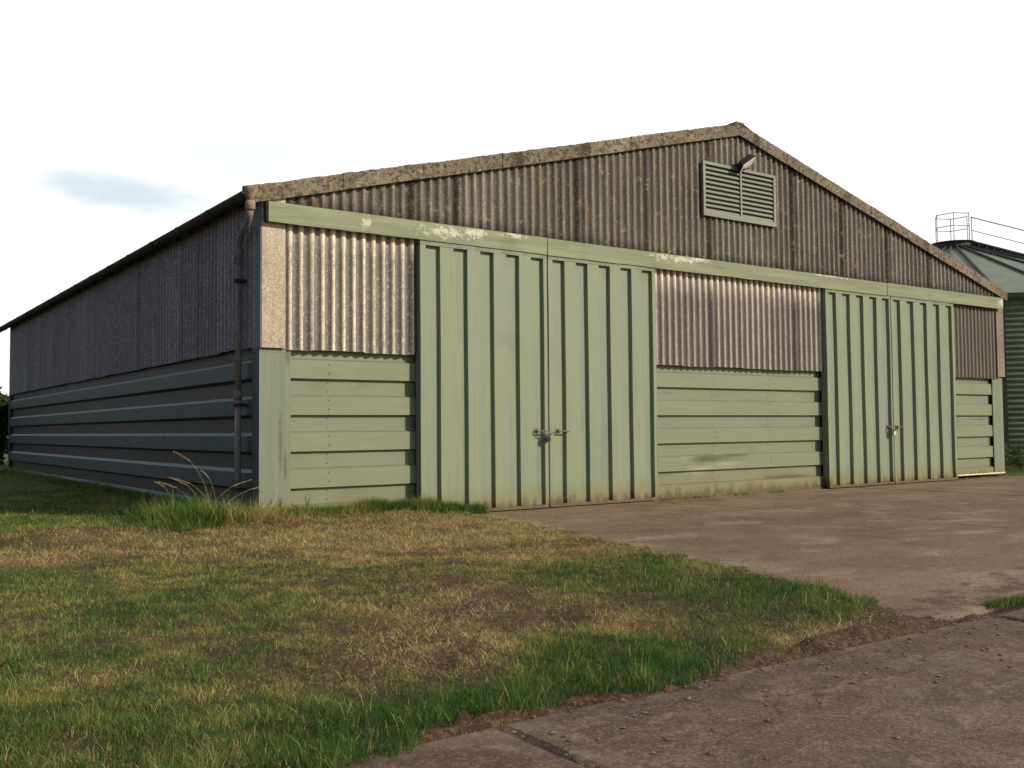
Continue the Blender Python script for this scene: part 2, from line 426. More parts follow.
DENT = [(10.6, .72, .35, .12, .05), (11.5, .78, .5, .07, .022), (10.1, .8, .2, .1, -.015), (13.6, .35, .8, .05, .02), (14.3,.4,.3,.08,-.012)]
for a, b, zb, dd in ((.6, 3.13, .0, None), (9.05, 15.1, .03, DENT), (20.9, 23.33, .14, [(22.9,.85,.35,.1,.012),(22.3,1.3,.3,.1,-.008)])):
    mb = MB(); dado(mb, a, b, zb, 3.04, dd); build('lower_cladding', mb, M['dado'], barn)
# corner posts (flat pressed flashings in front of the profile)
mb = MB(); mb.box(X0-.004, YW-.022, -.05, .625, YW-.002, 2.99); mb.box(X0-.004, YW-.026, 2.93, .625, YW-.0225, 2.99)
build('corner_post', mb, M['post'], barn)
mb = MB(); mb.box(23.30, YW-.03, .13, X1, YW-.004, 3.04); mb.box(X1-.02, YW-.004, .13, X1, 1.0, 3.04)
build('corner_post', mb, M['post'], barn)
mb = MB(); mb.box(20.93, YW-.035, .095, 23.9, YW+.05, .135); build('bottom_strip', mb, M['flash_pale'], barn)
mb = MB(); mb.box(9.05, YW-.02, -.02, 15.1, YW+.04, .035); build('bottom_strip', mb, M['post'], barn)
# side wall lower cladding
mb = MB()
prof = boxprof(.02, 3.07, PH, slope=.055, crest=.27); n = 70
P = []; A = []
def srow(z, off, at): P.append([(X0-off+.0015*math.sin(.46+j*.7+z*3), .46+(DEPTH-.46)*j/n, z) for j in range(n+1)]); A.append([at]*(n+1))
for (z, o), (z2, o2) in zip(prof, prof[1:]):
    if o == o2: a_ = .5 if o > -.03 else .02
    else: a_ = 1.0 if o > o2 else .3        # top of a crest = ledge with painted sky sheen, underside
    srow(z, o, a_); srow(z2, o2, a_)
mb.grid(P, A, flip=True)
o = build('lower_cladding', mb, M['side_green_shaded'], barn); o['label'] = 'grimy lower side wall with shade painted into its dark green'
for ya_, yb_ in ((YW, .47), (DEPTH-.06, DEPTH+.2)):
    mb = MB(); mb.box(X0-.012, ya_, -.05, X0+.09, yb_, 3.0); mb.a = [.4]*len(mb.v); build('corner_post', mb, M['side_green_shaded'], barn)
mb = MB(); mb.prism([(0,0,0),(-.06,0,-.045),(-.06,0,-.1),(0,0,-.1)], (X0-.002, .47, .31), (X0-.002, DEPTH, .31)); mb.a = [.8]*len(mb.v)  # strip shares the painted sky sheen of the ledges
build('bottom_strip', mb, M['side_green_shaded'], barn)
# rear and right walls
mb = MB(); corr(mb, X0, X1, 0, lambda x: topz(x)-.03, lambda u, o, z: (u, DEPTH+.22, z), seg=4)
build('rear_wall', mb, M['side'], barn)
mb = MB(); corr(mb, 1.0, DEPTH+.2, .1, 5.66, lambda u, o, z: (X1-.02+o, u, z), seg=6)
build('wall_sheeting', mb, M['front_dark'], barn)
mb = MB(); mb.box(X1-.03, .15, 3.04, X1+.01, 1.0, 5.6); build('corner_flashing', mb, M['flat_side'], barn)
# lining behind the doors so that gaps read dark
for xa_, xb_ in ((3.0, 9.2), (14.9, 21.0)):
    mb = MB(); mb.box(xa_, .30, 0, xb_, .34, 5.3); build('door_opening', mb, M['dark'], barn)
# door jambs
for x in (3.06, 9.03, 15.08, 20.88):
    pass

# roof: corrugated down the slope
mb = MB()
for s in (-1, 1):
    xe = XC+s*12.15
    n = int((DEPTH+.3)/PITCH*6)
    P = []; A = []
    for r in range(9):
        x = XC+s*12.15*(1-r/8); row = []; ar = []
        for j in range(n+1):
            y = .06+(DEPTH+.2)*j/n; c = math.cos(2*math.pi*y/PITCH)
            row.append((x, y, topz(x)-.03+.027*c)); ar.append(.5+.5*c)
        P.append(row); A.append(ar)
    mb.grid(P, A, flip=(s < 0))
    # sheet-end thickness
    P2 = [[(xe, p[1], p[2]-.02) for p in P[0]], P[0]]
    mb.grid(P2)
rf = build('roof', mb, M['roof'], barn, smooth=True)
mb = MB(); mb.prism([(-.32,0,-.05),(0,0,.06),(.32,0,-.05),(.3,0,-.08),(0,0,.02),(-.3,0,-.08)], (XC,.02,8.84), (XC,DEPTH+.3,8.84))
build('ridge_cap', mb, M['roof'], rf)

# verge trims: overlapping lengths of barge board
for s in (-1, 1):
    mb = MB(); L = 12.1; n = 7
    for k in range(n):
        a = L*k/n; b = L*(k+1)/n+.06
        if k == n-1: b = L+.02
        st = .012*(k % 2); lift = random.uniform(-.006, .006)
        xs = np.linspace(a, b, 26)
        top = []; bot = []
        for q in xs:
            w = random.uniform(-.009, .009)
            top.append((XC+s*q, 8.845-.262*q+.03+w+lift, None)); bot.append((XC+s*q, 8.845-.262*q-.265+lift, None))
        yf = .035-st
        fl = (s < 0)
        mb.grid([[(p[0], yf, p[1]) for p in bot], [(p[0], yf-.004, p[1]-.03) for p in top], [(p[0], yf+.012, p[1]) for p in top], [(p[0], yf+.22, p[1]-.012) for p in top]], flip=fl)
        mb.grid([[(p[0], yf+.014, p[1]+.004) for p in bot], [(p[0], yf, p[1]) for p in bot]], flip=fl)
        mb.grid([[(p[0], yf+.014, p[1]-.03) for p in top], [(p[0], yf+.014, p[1]+.004) for p in bot]], flip=fl)
    build('verge_trim', mb, M['verge'], barn)
mb = MB(); mb.box(XC-.14, .012, 8.84, XC+.14, .3, 8.885)
build('ridge_finial', mb, M['verge'], barn)

# door track cover (fascia) in three lengths
ya, yb = -.04, .10
for a, b, dz in ((.14, 6.045, 0), (6.06, 17.68, -.006), (17.70, 23.70, .004)):
    mb = MB(); n = int((b-a)/.3)
    xs = [a+(b-a)*i/n for i in range(n+1)]
    w = [random.uniform(-.006, .006) for _ in xs]
    z0, z1 = 5.115+dz, 5.452+dz
    front = [[(x, ya+.01+q*.5, z0+q) for x, q in zip(xs, w)], [(x, ya+q*.3, z1) for x, q in zip(xs, w)]]
    mb.grid(front)
    mb.grid([[(x, ya+q*.3, z1) for x, q in zip(xs, w)], [(x, yb, z1+.04) for x in xs]])
    mb.grid([[(x, ya+.03, z0+.0+q) for x, q in zip(xs, w)], [(x, ya+.01+q*.5, z0+q) for x, q in zip(xs, w)]])
    mb.grid([[(x, ya+.03, z1-.01) for x in xs], [(x, ya+.03, z0+q) for x, q in zip(xs, w)]])
    for x in (a, b):
        mb.add([(x,ya+.004,z0),(x,ya,z1),(x,yb,z1+.04),(x,yb,z1-.02),(x,ya+.03,z1-.02),(x,ya+.03,z0)], [(0,1,2,3,4,5)])
    build('track_cover', mb, M['cover'], barn)
mb = MB(); mb.box(.10, -.03, 5.36, 23.7, .12, 5.42); mb.box(.105, -.02, 5.12, .135, .12, 5.47)
build('door_track', mb, M['dark'], barn)

# sliding doors
ZT = 5.16
def door(x0, x1, flip=False):
    mb = MB()
    pts = [(x0, 0)]
    for k in range(5):
        e = x0+.43+.617*k*(x1-x0)/2.985
        pts += [(e-.315, 0), (e-.295, .078), (e-.018, .078), (e, 0)]
    pts += [(x1, 0)]
    # profile: crest flange, recess, crest ...
    z0 = .045
    zs = [z0, .8, 1.6, 2.4, 3.2, 4.0, 4.8, ZT-.09]
    P = []
    for z in zs:
        P.append([(x, y+.004*math.sin(x*2.1+z*1.3)+.002*math.sin(x*5.3-z*2.2), z) for x, y in pts])
    mb.grid(P, [[1.0 if y < .01 else .02 for x, y in pts] for z in zs])
    # top and bottom closers
    d = build('sliding_door', mb, M['door'], barn)
    f = MB()
    f.box(x0-.004, -.006, .015, x1+.004, .1, .075)          # bottom angle
    f.box(x0-.002, -.004, ZT-.13, x1+.002, .1, ZT)            # top rail
    f.box(x0-.006, .002, .076, x0+.010, .19, ZT-.131); f.box(x1-.010, .002, .076, x1+.006, .12, ZT-.131)
    build('door_frame', f, M['post'], d)
    return d
doors = [door(3.095, 6.045), door(6.085, 9.06), door(15.055, 17.85), door(17.89, 20.97)]
def handle(d, xa, xb, z):
    h = MB(); h.tube([(xa, -.005, z), (xa, -.05, z)], .02, 8); h.tube([(xa-.02, -.055, z), (xb, -.05, z-.008)], .016, 8); h.tube([(xb, .0, z-.01), (xb, -.055, z-.008)], .012, 8)
    h.box(xa-.05, -.012, z-.05, xa+.05, -.002, z+.05)
    build('handle', h, M['rust'], d)
handle(doors[0], 5.73, 5.97, 1.55); handle(doors[1], 6.28, 6.54, 1.54)
handle(doors[2], 17.56, 17.8, 1.56); handle(doors[3], 18.0, 18.25, 1.55)
def padlock(x, z, mat, label):
    mb = MB()
    c = MB()
    root = empty('padlock', (x, -.06, z)); tag(root, label, 'padlock')
    b = MB()
    n = 14
    prof = [(.055*math.cos(t)*(1.0), 0, .06*math.sin(t)) for t in np.linspace(0, 2*math.pi, n, endpoint=False)]
    b.prism(prof, (x, -.085, z-.06), (x, -.045, z-.06))
    build('lock_body', b, mat, root)
    s = MB(); s.tube([(x-.035, -.065, z-.02), (x-.035, -.065, z+.05), (x-.02, -.065, z+.075), (x+.02, -.065, z+.075), (x+.035, -.065, z+.05), (x+.035, -.065, z-.02)], .009, 8)
    build('shackle', s, M['steel'], root)
    h = MB()
    for i in range(7):
        t = i/6; px = x-.12+.26*t; pz = z+.05-.05*math.sin(math.pi*t)+.02
        ring = [(px+.024*math.cos(a), -.06+(.0 if i % 2 else .014*math.sin(a)), pz+.016*math.sin(a)) for a in np.linspace(0, 2*math.pi, 9)]
        h.tube(ring, .006, 5, caps=False)
    build('chain', h, M['rust'], root)
padlock(5.99, 1.44, M['lock_dark'], 'black round padlock and chain hanging on the middle seam of the near pair of doors')
padlock(17.80, 1.44, M['lock_pale'], 'pale padlock and rusty chain on the seam of the far pair of doors')

# louvre vent
lx0, lx1, lz0, lz1, ly = 10.70, 13.26, 6.5, 7.78, .045
v = MB(); fw = .07
v.box(lx0, ly, lz0, lx1, ly+.06, lz0+fw*1.6); v.box(lx0, ly, lz1-fw, lx1, ly+.06, lz1)
v.box(lx0, ly+.001, lz0+fw*1.6, lx0+fw, ly+.06, lz1-fw); v.box(lx1-fw*1.2, ly+.001, lz0+fw*1.6, lx1, ly+.06, lz1-fw)
xm = lx0+(lx1-lx0)*.505
v.box(xm-.025, ly+.001, lz0+fw*1.6, xm+.025, ly+.06, lz1-fw)
lv = build('louvre_vent', v, M['louvre'], barn)
ns = 10; zz0, zz1 = lz0+fw*1.6, lz1-fw; ps = (zz1-zz0)/ns
for (a, b) in ((lx0+fw+.001, xm-.026), (xm+.026, lx1-fw*1.2-.001)):
    for k in range(ns):
        z = zz0+ps*k
        s = MB(); s.add([(a, ly+.012, z+.008), (b, ly+.012, z+.008), (b, ly+.045, z+ps*.60), (a, ly+.045, z+ps*.60),
                         (a, ly+.018, z), (b, ly+.018, z), (b, ly+.051, z+ps*.58), (a, ly+.051, z+ps*.58)],
                        [(0,1,2,3),(7,6,5,4),(0,4,5,1),(3,2,6,7),(0,3,7,4),(1,5,6,2)])
        build('slat', s, M['louvre'], lv)
s = MB(); s.box(lx0+.01, ly+.0525, lz0+.01, lx1-.01, ly+.066, lz1-.01); build('backing', s, M['dark'], lv)

# gutter, outlet, downpipe
gx, gz, gr = X0-.22, 5.60, .125
mb = MB(); n = 10
def gut(y0, y1, r, dz=0):
    P = []
    for j in range(2):
        y = (y0, y1)[j]
        P.append([(gx+r*math.cos(t), y, gz+dz+r*math.sin(t)) for t in np.linspace(math.pi, 2*math.pi, n+1)])
    Q = [[(gx+(r-.012)*math.cos(t), p[1], gz+dz+(r-.012)*math.sin(t)) for t in np.linspace(math.pi, 2*math.pi, n+1)] for p in (P[0][0], P[1][0])]
    mb.grid(P, flip=True); mb.grid(Q)
    for k in (0, n): mb.add([P[0][k], P[1][k], Q[1][k], Q[0][k]], [(0,1,2,3)])
    for k in (0, 1): mb.grid([P[k], Q[k]])
y = .08
k = 0
while y < DEPTH+.5:
    gut(y, y+1.8, gr, -.0015*k); gut(y+1.72, y+1.88, gr+.012, -.0015*k); y += 1.8; k += 1
g = build('gutter', mb, M['gutter'], barn)
for y in np.arange(.9, DEPTH, .9):
    mb = MB(); mb.box(gx+.10, y, 5.50, X0-.03, y+.03, 5.60); build('bracket', mb, M['gutter'], g)
oy = .04
mb = MB()
mb.tube([(gx, oy, 5.665), (gx, oy, 5.63), (gx, oy, 5.60), (gx, oy, 5.55), (gx, oy, 5.50), (gx, oy, 5.44)], [.135, .135, .128, .10, .07, .062], 16)
mb.tube([(gx, oy, 5.44), (gx, oy, 5.42), (gx, oy, 5.30), (gx, oy, 5.28)], [.062, .082, .082, .064], 16)
build('gutter_outlet', mb, M['outlet'], barn, smooth=True)
px_, py_ = X0-.13, .83
mb = MB()
mb.tube([(gx, oy, 5.28), (gx, oy+.03, 5.20), (gx+.01, oy+.12, 5.12), (px_-.005, py_-.10, 4.94), (px_, py_-.02, 4.86), (px_, py_, 4.76), (px_, py_, 4.48)], .058, 14)
mb.tube([(px_, py_, 4.48), (px_, py_, 2.3)], .055, 14); mb.tube([(px_, py_, 2.3), (px_, py_, .05)], .057, 14)
for z in (4.72, 2.28): mb.tube([(px_, py_, z-.14), (px_, py_, z), (px_, py_, z+.02)], [.074, .074, .06], 14)
dp = build('downpipe', mb, M['pipe'], barn, smooth=True)
for z in (4.2, 2.05, .6):
    b = MB(); b.tube([(px_, py_, z-.03), (px_, py_, z+.03)], .08, 14); b.box(px_, py_-.09, z-.025, X0-.02, py_+.09, z+.025)
    build('pipe_clip', b, M['gutter'], dp)
mb = MB(); mb.box(X0-.3, .02, 5.50, X0+.02, .16, 5.52); mb.prism([(0,0,0),(.2,0,.0),(.2,0,.20),(.0,0,.13)], (X0-.14, .08, 5.49), (X0-.14, .12, 5.49))
build('eaves_stop', mb, M['verge'], barn)

# floodlight over the louvre
fl = empty('floodlight', (12.03, .12, 7.82)); tag(fl, 'dark floodlight with pale lens tilted downwards above the louvre vent', 'floodlight')
def rot_box(mb, c, ax, ay, az, hx, hy, hz):
    c = Vector(c); ax, ay, az = Vector(ax), Vector(ay), Vector(az)
    vs = [c+ax*i*hx+ay*j*hy+az*k*hz for k in (-1, 1) for (i, j) in ((-1,-1),(1,-1),(1,1),(-1,1))]
    mb.add(vs, [(0,3,2,1),(4,5,6,7),(0,1,5,4),(1,2,6,5),(2,3,7,6),(3,0,4,7)])
# lamp leans out from the wall, face turned down and to the right
c0 = Vector((12.0, -.14, 7.84))
nrm = Vector((.38, -.56, -.72)).normalized()     # light direction
long_ = Vector((.75, -.15, .52)); long_ = (long_-nrm*long_.dot(nrm)).normalized(); wid = nrm.cross(long_)
b = MB()
q = [c0+long_*i*.22+wid*j*.14+nrm*k for k, sc in ((.0, 1),) for i, j in ((-1,-1),(1,-1),(1,1),(-1,1))]
q2 = [c0+long_*i*.17+wid*j*.11-nrm*.14 for i, j in ((-1,-1),(1,-1),(1,1),(-1,1))]
b.add(q+q2, [(4,5,6,7),(0,1,5,4),(1,2,6,5),(2,3,7,6),(3,0,4,7)])
rot_box(b, c0, long_, wid, nrm, .235, .155, .014)
build('lamp_housing', b, M['lampbody'], fl)
b = MB(); rot_box(b, c0+nrm*.022, long_, wid, nrm, .21, .13, .006); build('lamp_lens', b, M['lampface'], fl)
b = MB(); b.tube([(11.95, .12, 7.72), (11.95, -.12, 7.72), tuple(c0-long_*.2-nrm*.08)], .028, 8); b.box(11.86, .09, 7.64, 12.04, .125, 7.82)
b.tube([(11.9, .10, 7.74), (11.86, .10, 8.1), (11.93, .09, 8.55)], .012, 6)
build('bracket', b, M['lampbody'], fl)

# ------------------------------------------------------------------ silo
SX, SY, SR, SE, SA = 37.1, 9.3, 10.0, 6.35, 10.0
silo = empty('grain_silo', (SX, SY, 0)); tag(silo, 'round ribbed metal grain silo with conical roof and guard rail behind the barn', 'silo')
NS = 120
mb = MB(); P = []
nz = int(SE/.2)*4
for i in range(nz+1):
    z = SE*i/nz; r = SR+.035*math.cos(2*math.pi*z/.2)
    P.append([(SX+r*math.cos(2*math.pi*j/NS), SY+r*math.sin(2*math.pi*j/NS), z) for j in range(NS+1)])
mb.grid(P); build('silo_wall', mb, M['silo_wall'], silo, smooth=True)
for j in range(0, NS, 10):
    mb = MB()
    t = 2*math.pi*(j+3)/NS; c, s_ = math.cos(t), math.sin(t)
    x, y = SX+(SR+.07)*c, SY+(SR+.07)*s_
    rot_box(mb, (x, y, SE/2), (c, s_, 0), (-s_, c, 0), (0,0,1), .04, .09, SE/2-.02)
    build('stiffener', mb, M['silo_dark'], silo)
mb = MB(); NF = 28
RR = SR+.22; zr = SE-.02
for j in range(NF):
    t0, t1 = 2*math.pi*j/NF, 2*math.pi*(j+1)/NF
    P = []
    for q in (1.0, .7, .4, .08):
        P.append([(SX+RR*q*math.cos(t), SY+RR*q*math.sin(t), SA+(zr-SA)*q) for t in (t0, (t0+t1)/2, t1)])
    mb.grid(P)
roof_s = build('silo_roof', mb, M['silo_roof'], silo)
mb = MB()
for j in range(NF):
    t = 2*math.pi*j/NF; c, s_ = math.cos(t), math.sin(t)
    A = Vector((SX+RR*c, SY+RR*s_, zr+.05)); B = Vector((SX+RR*.08*c, SY+RR*.08*s_, SA+(zr-SA)*.08+.05))
    d = (B-A).normalized(); sd = Vector((-s_, c, 0)); up = d.cross(sd)
    rot_box(mb, (A+B)/2, d, sd, up, (B-A).length/2, .035, .045)
build('roof_seam', mb, M['silo_dark'], roof_s)
mb = MB(); mb.tube([(SX,SY,SA-.35),(SX,SY,SA-.02),(SX,SY,SA+.0),(SX,SY,SA+.10)], [.85,.85,1.0,.35], 20)
build('roof_cap', mb, M['silo_dark'], roof_s)
mb = MB()
P = [[(SX+r*math.cos(2*math.pi*j/NS), SY+r*math.sin(2*math.pi*j/NS), z) for j in range(NS+1)] for r, z in ((RR+.02, zr-.16), (RR+.03, zr+.03))]
mb.grid(P); build('eaves_ring', mb, M['silo_dark'], roof_s)
# walkway with steps down the far right slope
az = R(305); da = Vector((math.cos(az), math.sin(az), 0)); sl = (zr-SA)/RR
pt = lambda q, side, h: Vector((SX, SY, SA))+da*q+Vector((-da.y, da.x, 0))*side+Vector((0,0,q*sl+h))
mb = MB()
for sd in (-.42, .42): mb.tube([pt(.8, sd, .24), pt(10.1, sd, .24)], .07, 6)
for i in range(30): 
    q = .9+i*.31; p = pt(q, 0, .22); rot_box(mb, p, da, (-da.y, da.x, 0), (0,0,1), .11, .42, .02); rot_box(mb, p-Vector((0,0,.08)), da, (-da.y, da.x, 0), (0,0,1), .17, .38, .05)
build('roof_steps', mb, M['silo_dark'], silo)
mb = MB()
posts = []
rg = .78
for k in range(6):
    t = R(305+30+60*k); posts.append((SX+rg*math.cos(t), SY+rg*math.sin(t)))
for x, y in posts: mb.tube([(x,y,SA-.3),(x,y,SA+1.35)], .022, 6)
for h in (.72, 1.3):
    ring = [(x,y,SA+h) for x, y in posts]
    mb.tube(ring, .02, 6)
for sd in (-.42,):
    for h in (.65, 1.25): mb.tube([pt(.75, sd, h+.12), pt(10.0, sd, h+.12)], .026 if h > 1 else .018, 6)
    for q in (.78, 3.1, 5.5, 7.8, 9.9): mb.tube([pt(q, sd, .1), pt(q, sd, 1.38)], .024, 6)
build('guard_rail', mb, M['galv'], silo)

# ------------------------------------------------------------------ ground
def vnoise(x, y, sc, seed=0):
    x = np.asarray(x)*sc; y = np.asarray(y)*sc
    xi = np.floor(x).astype(int); yi = np.floor(y).astype(int); fx = x-xi; fy = y-yi
    def h(a, b):
        n = (a*374761393+b*668265263+seed*1442695) & 0x7fffffff
        n = ((n ^ (n >> 13))*1274126177) & 0x7fffffff
        return ((n ^ (n >> 16)) & 0xffff)/65535.0
    fx = fx*fx*(3-2*fx); fy = fy*fy*(3-2*fy)
    return (h(xi, yi)*(1-fx)+h(xi+1, yi)*fx)*(1-fy)+(h(xi, yi+1)*(1-fx)+h(xi+1, yi+1)*fx)*fy
def fbm(x, y, sc, seed=0, o=4):
    s = 0; a = .5; t = 0
    for k in range(o): s = s+a*vnoise(x, y, sc*2**k, seed+k); t += a; a *= .5
    return s/t
sm = lambda x, a, b: (lambda t: t*t*(3-2*t))(np.clip((x-a)/(b-a), 0, 1))
def inside(x, y):
    """signed distance (m) into the grass region, ragged edge"""
    # the edge swings outwards towards the door
    ex = np.interp(y, [-11.2,-10.4,-9.5,-8.7,-7.7,-6.6,-5.1,-3.6,-1.8,-.3], [1.25,1.6,1.98,2.22,2.48,2.74,3.2,3.5,3.87,4.0])
    ex = ex+.4*(fbm(x, y, .9, 3)-.5)+.5*(fbm(x, y, 3.5, 9)-.5)
    ey = -11.25+.6*(fbm(x, y, .7, 5)-.5)+.5*(fbm(x, y, 3, 7)-.5)-.25*sm(x, -3.2, -4.4)+.3*sm(x, -.2, 1.6)
    d = np.minimum(ex-x, y-ey)
    return d
def hgt(x, y):
    d = inside(x, y)
    h = -.05+.066*sm(d+.7*(fbm(x, y, 2.6, 27)-.42), -.22, .12)+.05*sm(d, .2, 1.6)+.035*(fbm(x, y, 1.6, 21)-.5)*sm(d, 0, .6)+.075*(fbm(x,y,4.5,25)-.5)*sm(d,0,.4)
    wall = np.exp(-((y-.2)/1.1)**2)*sm(x, 4.3, 2.2)*.10
    side = sm(x, -2.2, .0)*sm(y, -1.0, .8)*.10
    h = h+np.where(d > 0, np.maximum(wall, side), 0)
    # soil that has filled the joint between the yard slabs and a strip beyond the barn
    j = np.exp(-((y+11.12+.12*(fbm(x,y,2,31)-.5))/.13)**2)*sm(x, 5.2, 2.0)*sm(fbm(x, y, 1.7, 33), .3, .5)
    h = np.where(d <= 0, h+.075*j, h)
    far = sm(x, 23.6, 24.2)*sm(y, -.1, .4)
    h = np.where(far > 0, -.05+.13*far, h)
    return h
def axis(fine0, fine1, step, far):
    a = list(np.arange(fine0, fine1+1e-6, step)); s = step; 
    x = fine0; L = []
    while x > -far: s *= 1.35; x -= s; L.append(x)
    s = step; x = fine1; Rr = []
    while x < far: s *= 1.35; x += s; Rr.append(x)
    return np.array(L[::-1]+a+Rr)
gxs, gys = axis(-8, 8, .07, 900), axis(-15, 3, .07, 900)
GX, GY = np.meshgrid(gxs, gys)
GZ = hgt(GX, GY)
nx, ny = len(gxs), len(gys)
me = bpy.data.meshes.new('ground')
V = np.stack([GX, GY, GZ], -1).reshape(-1, 3)
I = np.arange(nx*ny).reshape(ny, nx)
F = np.stack([I[:-1,:-1], I[:-1,1:], I[1:,1:], I[1:,:-1]], -1).reshape(-1, 4)
def np_mesh(me, V, F):
    k = F.shape[1]
    me.vertices.add(len(V)); me.vertices.foreach_set('co', V.astype(np.float32).ravel())
    me.loops.add(F.size); me.loops.foreach_set('vertex_index', F.astype(np.int32).ravel())
    me.polygons.add(len(F)); me.polygons.foreach_set('loop_start', np.arange(0, F.size, k, dtype=np.int32))
    me.update(calc_edges=True)
np_mesh(me, V, F)
at = me.attributes.new('crest', 'FLOAT', 'POINT')
at2 = me.attributes.new('straw', 'FLOAT', 'POINT')
STV = None
far = np.clip((np.hypot(V[:,0]+6, V[:,1]+15)-16)/10, 0, 1)
at.data.foreach_set('value', far.astype(np.float32))
me.polygons.foreach_set('use_smooth', [True]*len(F)); me.materials.append(M['earth'])
ground = bpy.data.objects.new('ground', me); COL.objects.link(ground); tag(ground, 'brown soil and thatch under the rough grass', kind='structure')

# concrete slabs with worn arrises
mb = MB()
def slab(x0, x1, y0, y1, dz):
    nx_ = max(2, int((x1-x0)/.25)); ny_ = max(2, int((y1-y0)/.25))
    nx_ = min(nx_, 40); ny_ = min(ny_, 40)
    ex = [x0]+list(np.linspace(x0+.05, x1-.05, nx_))+[x1]; ey = [y0]+list(np.linspace(y0+.05, y1-.05, ny_))+[y1]
    P = []; A = []
    for j, y in enumerate(ey):
        row = []; ar = []
        for i, x in enumerate(ex):
            e = i in (0, len(ex)-1) or j in (0, len(ey)-1)
            e2 = i in (1, len(ex)-2) or j in (1, len(ey)-2)
            jx = random.uniform(-.035, .035) if (i in (0,len(ex)-1)) else 0
            jy = random.uniform(-.035, .035) if (j in (0,len(ey)-1)) else 0
            z = dz+.006*(float(fbm(x, y, .8, 41))-.5)-(.028+random.uniform(0, .012) if e else 0)
            row.append((x+jx, y+jy, z)); ar.append(1.0 if e else .6 if e2 else 0.0)
        P.append(row); A.append(ar)
    mb.grid(P, A)
    B = [P[0], [(p[0], p[1], -.2) for p in P[0]]]; mb.grid(B)
    mb.grid([[(r[0][0], r[0][1], -.2) for r in P], [r[0] for r in P]], flip=True)
    mb.grid([[(r[-1][0], r[-1][1], -.2) for r in P], [r[-1] for r in P]])
    mb.grid([[(p[0], p[1], -.2) for p in P[-1]], P[-1]])
xs = [1.4, 9.0, 16.0, 24.0, 34.0, 46.0]
for i in range(5): slab(xs[i]+(0 if i == 0 else .006), xs[i+1]-.006, -11.06, -.02 if i < 3 else .0, random.uniform(-.004, .004))
xs = [-14, -8.2, -3.05, 2.0, 9.0, 16.0, 24.0, 34.0, 46.0]
for i in range(8):
    slab(xs[i]+.012, xs[i+1]-.012, -16.5, -11.24 if xs[i] >= -3.1 else -11.3, random.uniform(-.006, .006)+(.012 if i == 1 else 0))
    slab(xs[i]+.012, xs[i+1]-.012, -22, -16.53, 0); slab(xs[i]+.012, xs[i+1]-.012, -34, -22.03, 0)
# concrete floor strip under doors
slab(3.0, 24.2, -.005, .6, -.008)
yard = build('concrete_yard', mb, M['concrete']); tag(yard, 'worn brown concrete yard slabs with joints', kind='structure')

# ------------------------------------------------------------------ grass
# (x, y, straw 0..1, density)
Z = np.array([
 (1.06,-8.86,.15,1),(1.51,-9.59,.1,1),(-.36,-8.44,.3,.8),(-1.35,-10.69,.05,1),(-2.62,-10.7,.05,1),(-3.32,-10.94,.1,1),(-.3,-10.6,.1,.9),(.5,-10.2,.15,.6),
 (-1.59,-3.81,.62,.9),(-4.31,-7.99,.35,1),(-4.16,-9.79,.22,1),(-4.1,-5.46,.45,1),(-5.12,-10.01,.3,1),(-3.3,-7.0,.3,1),(-2.6,-6.3,.35,1),
 (-.2,-2.12,.92,.8),(1.63,-1.82,.92,.8),(.81,-5.79,.75,.7),(-1.93,-.65,.85,.8),(-3.48,-2.26,.7,.9),(2.8,-3,.85,.6),(-.6,-5.0,.8,.7),(-1.13,-7.09,.8,.35),(-2.75,-9.41,.85,.3),(-2.68,-9.84,.7,.4),(-.52,-8.65,.8,.3),(-1.9,-5.2,.55,.9),(2.4,-5.4,.6,.8),(3.2,-1.8,.85,.6),(.6,-3.8,.9,.7),(-.1,-11.1,.7,.2),
 (-2.1,10.56,.25,1.2),(-1.5,4,.25,1.2),(-.8,2,.15,1.2),(-6,4,.3,1.2),(-3.2,2,.4,1.1),(-2.1,-9.29,.9,.25),(-3.14,-9.99,.6,.45),(-1.02,-9.66,.8,.3),(-1.48,-8.78,.8,.35),(.15,-11.05,.8,.2),
 (1.11,-10.82,.5,.35),(-3.75,-9.52,.45,.7),(-4.79,-9.03,.5,.8),(-1.68,-7.39,.45,.8),(1.04,-8.02,.4,.8),(-2.41,-8.05,.5,.75),(.9,-7.2,.35,.7),
 (1.9,-7.6,.35,.7),(0,-6.8,.5,.7)])
def zones(x, y):
    st = 0; dn = 0; wt = 0
    for zx, zy, s_, d_ in Z:
        sg = .55+.05*abs(zy+11)+(3 if zy > 3 else 0)
        w = np.exp(-((x-zx)**2+(y-zy)**2)/sg**2)+1e-9; st = st+w*s_; dn = dn+w*d_; wt = wt+w
    st /= wt; dn /= wt
    n1 = fbm(x, y, 1.3, 51)-.5; n2 = fbm(x, y, 4.5, 61)-.5
    return np.clip(st-.04-.09*sm(y, -4, -6)+.8*n1+.5*n2, 0, 1), np.clip(dn+1.2*(fbm(x, y, 1.1, 71)-.45)+.9*(fbm(x,y,4,75)-.45), .05, 1.2)
CAM = np.array([-6.104, -15.727])
_st, _dn = zones(V[:,0], V[:,1])
_sw = sm(_st, .3, .7)*sm(_dn, .35, .8)*.8*(inside(V[:,0], V[:,1]) > .05)*(1-far)
me.attributes['straw'].data.foreach_set('value', _sw.astype(np.float32))
def blades(name, N, region, lab, hmul=1.0, dens=None, kind='stuff', lo=.03, hi=.07, lean=.5, wid=.004, tint=None, flat=.0):
    x, y = region(N)
    return x, y
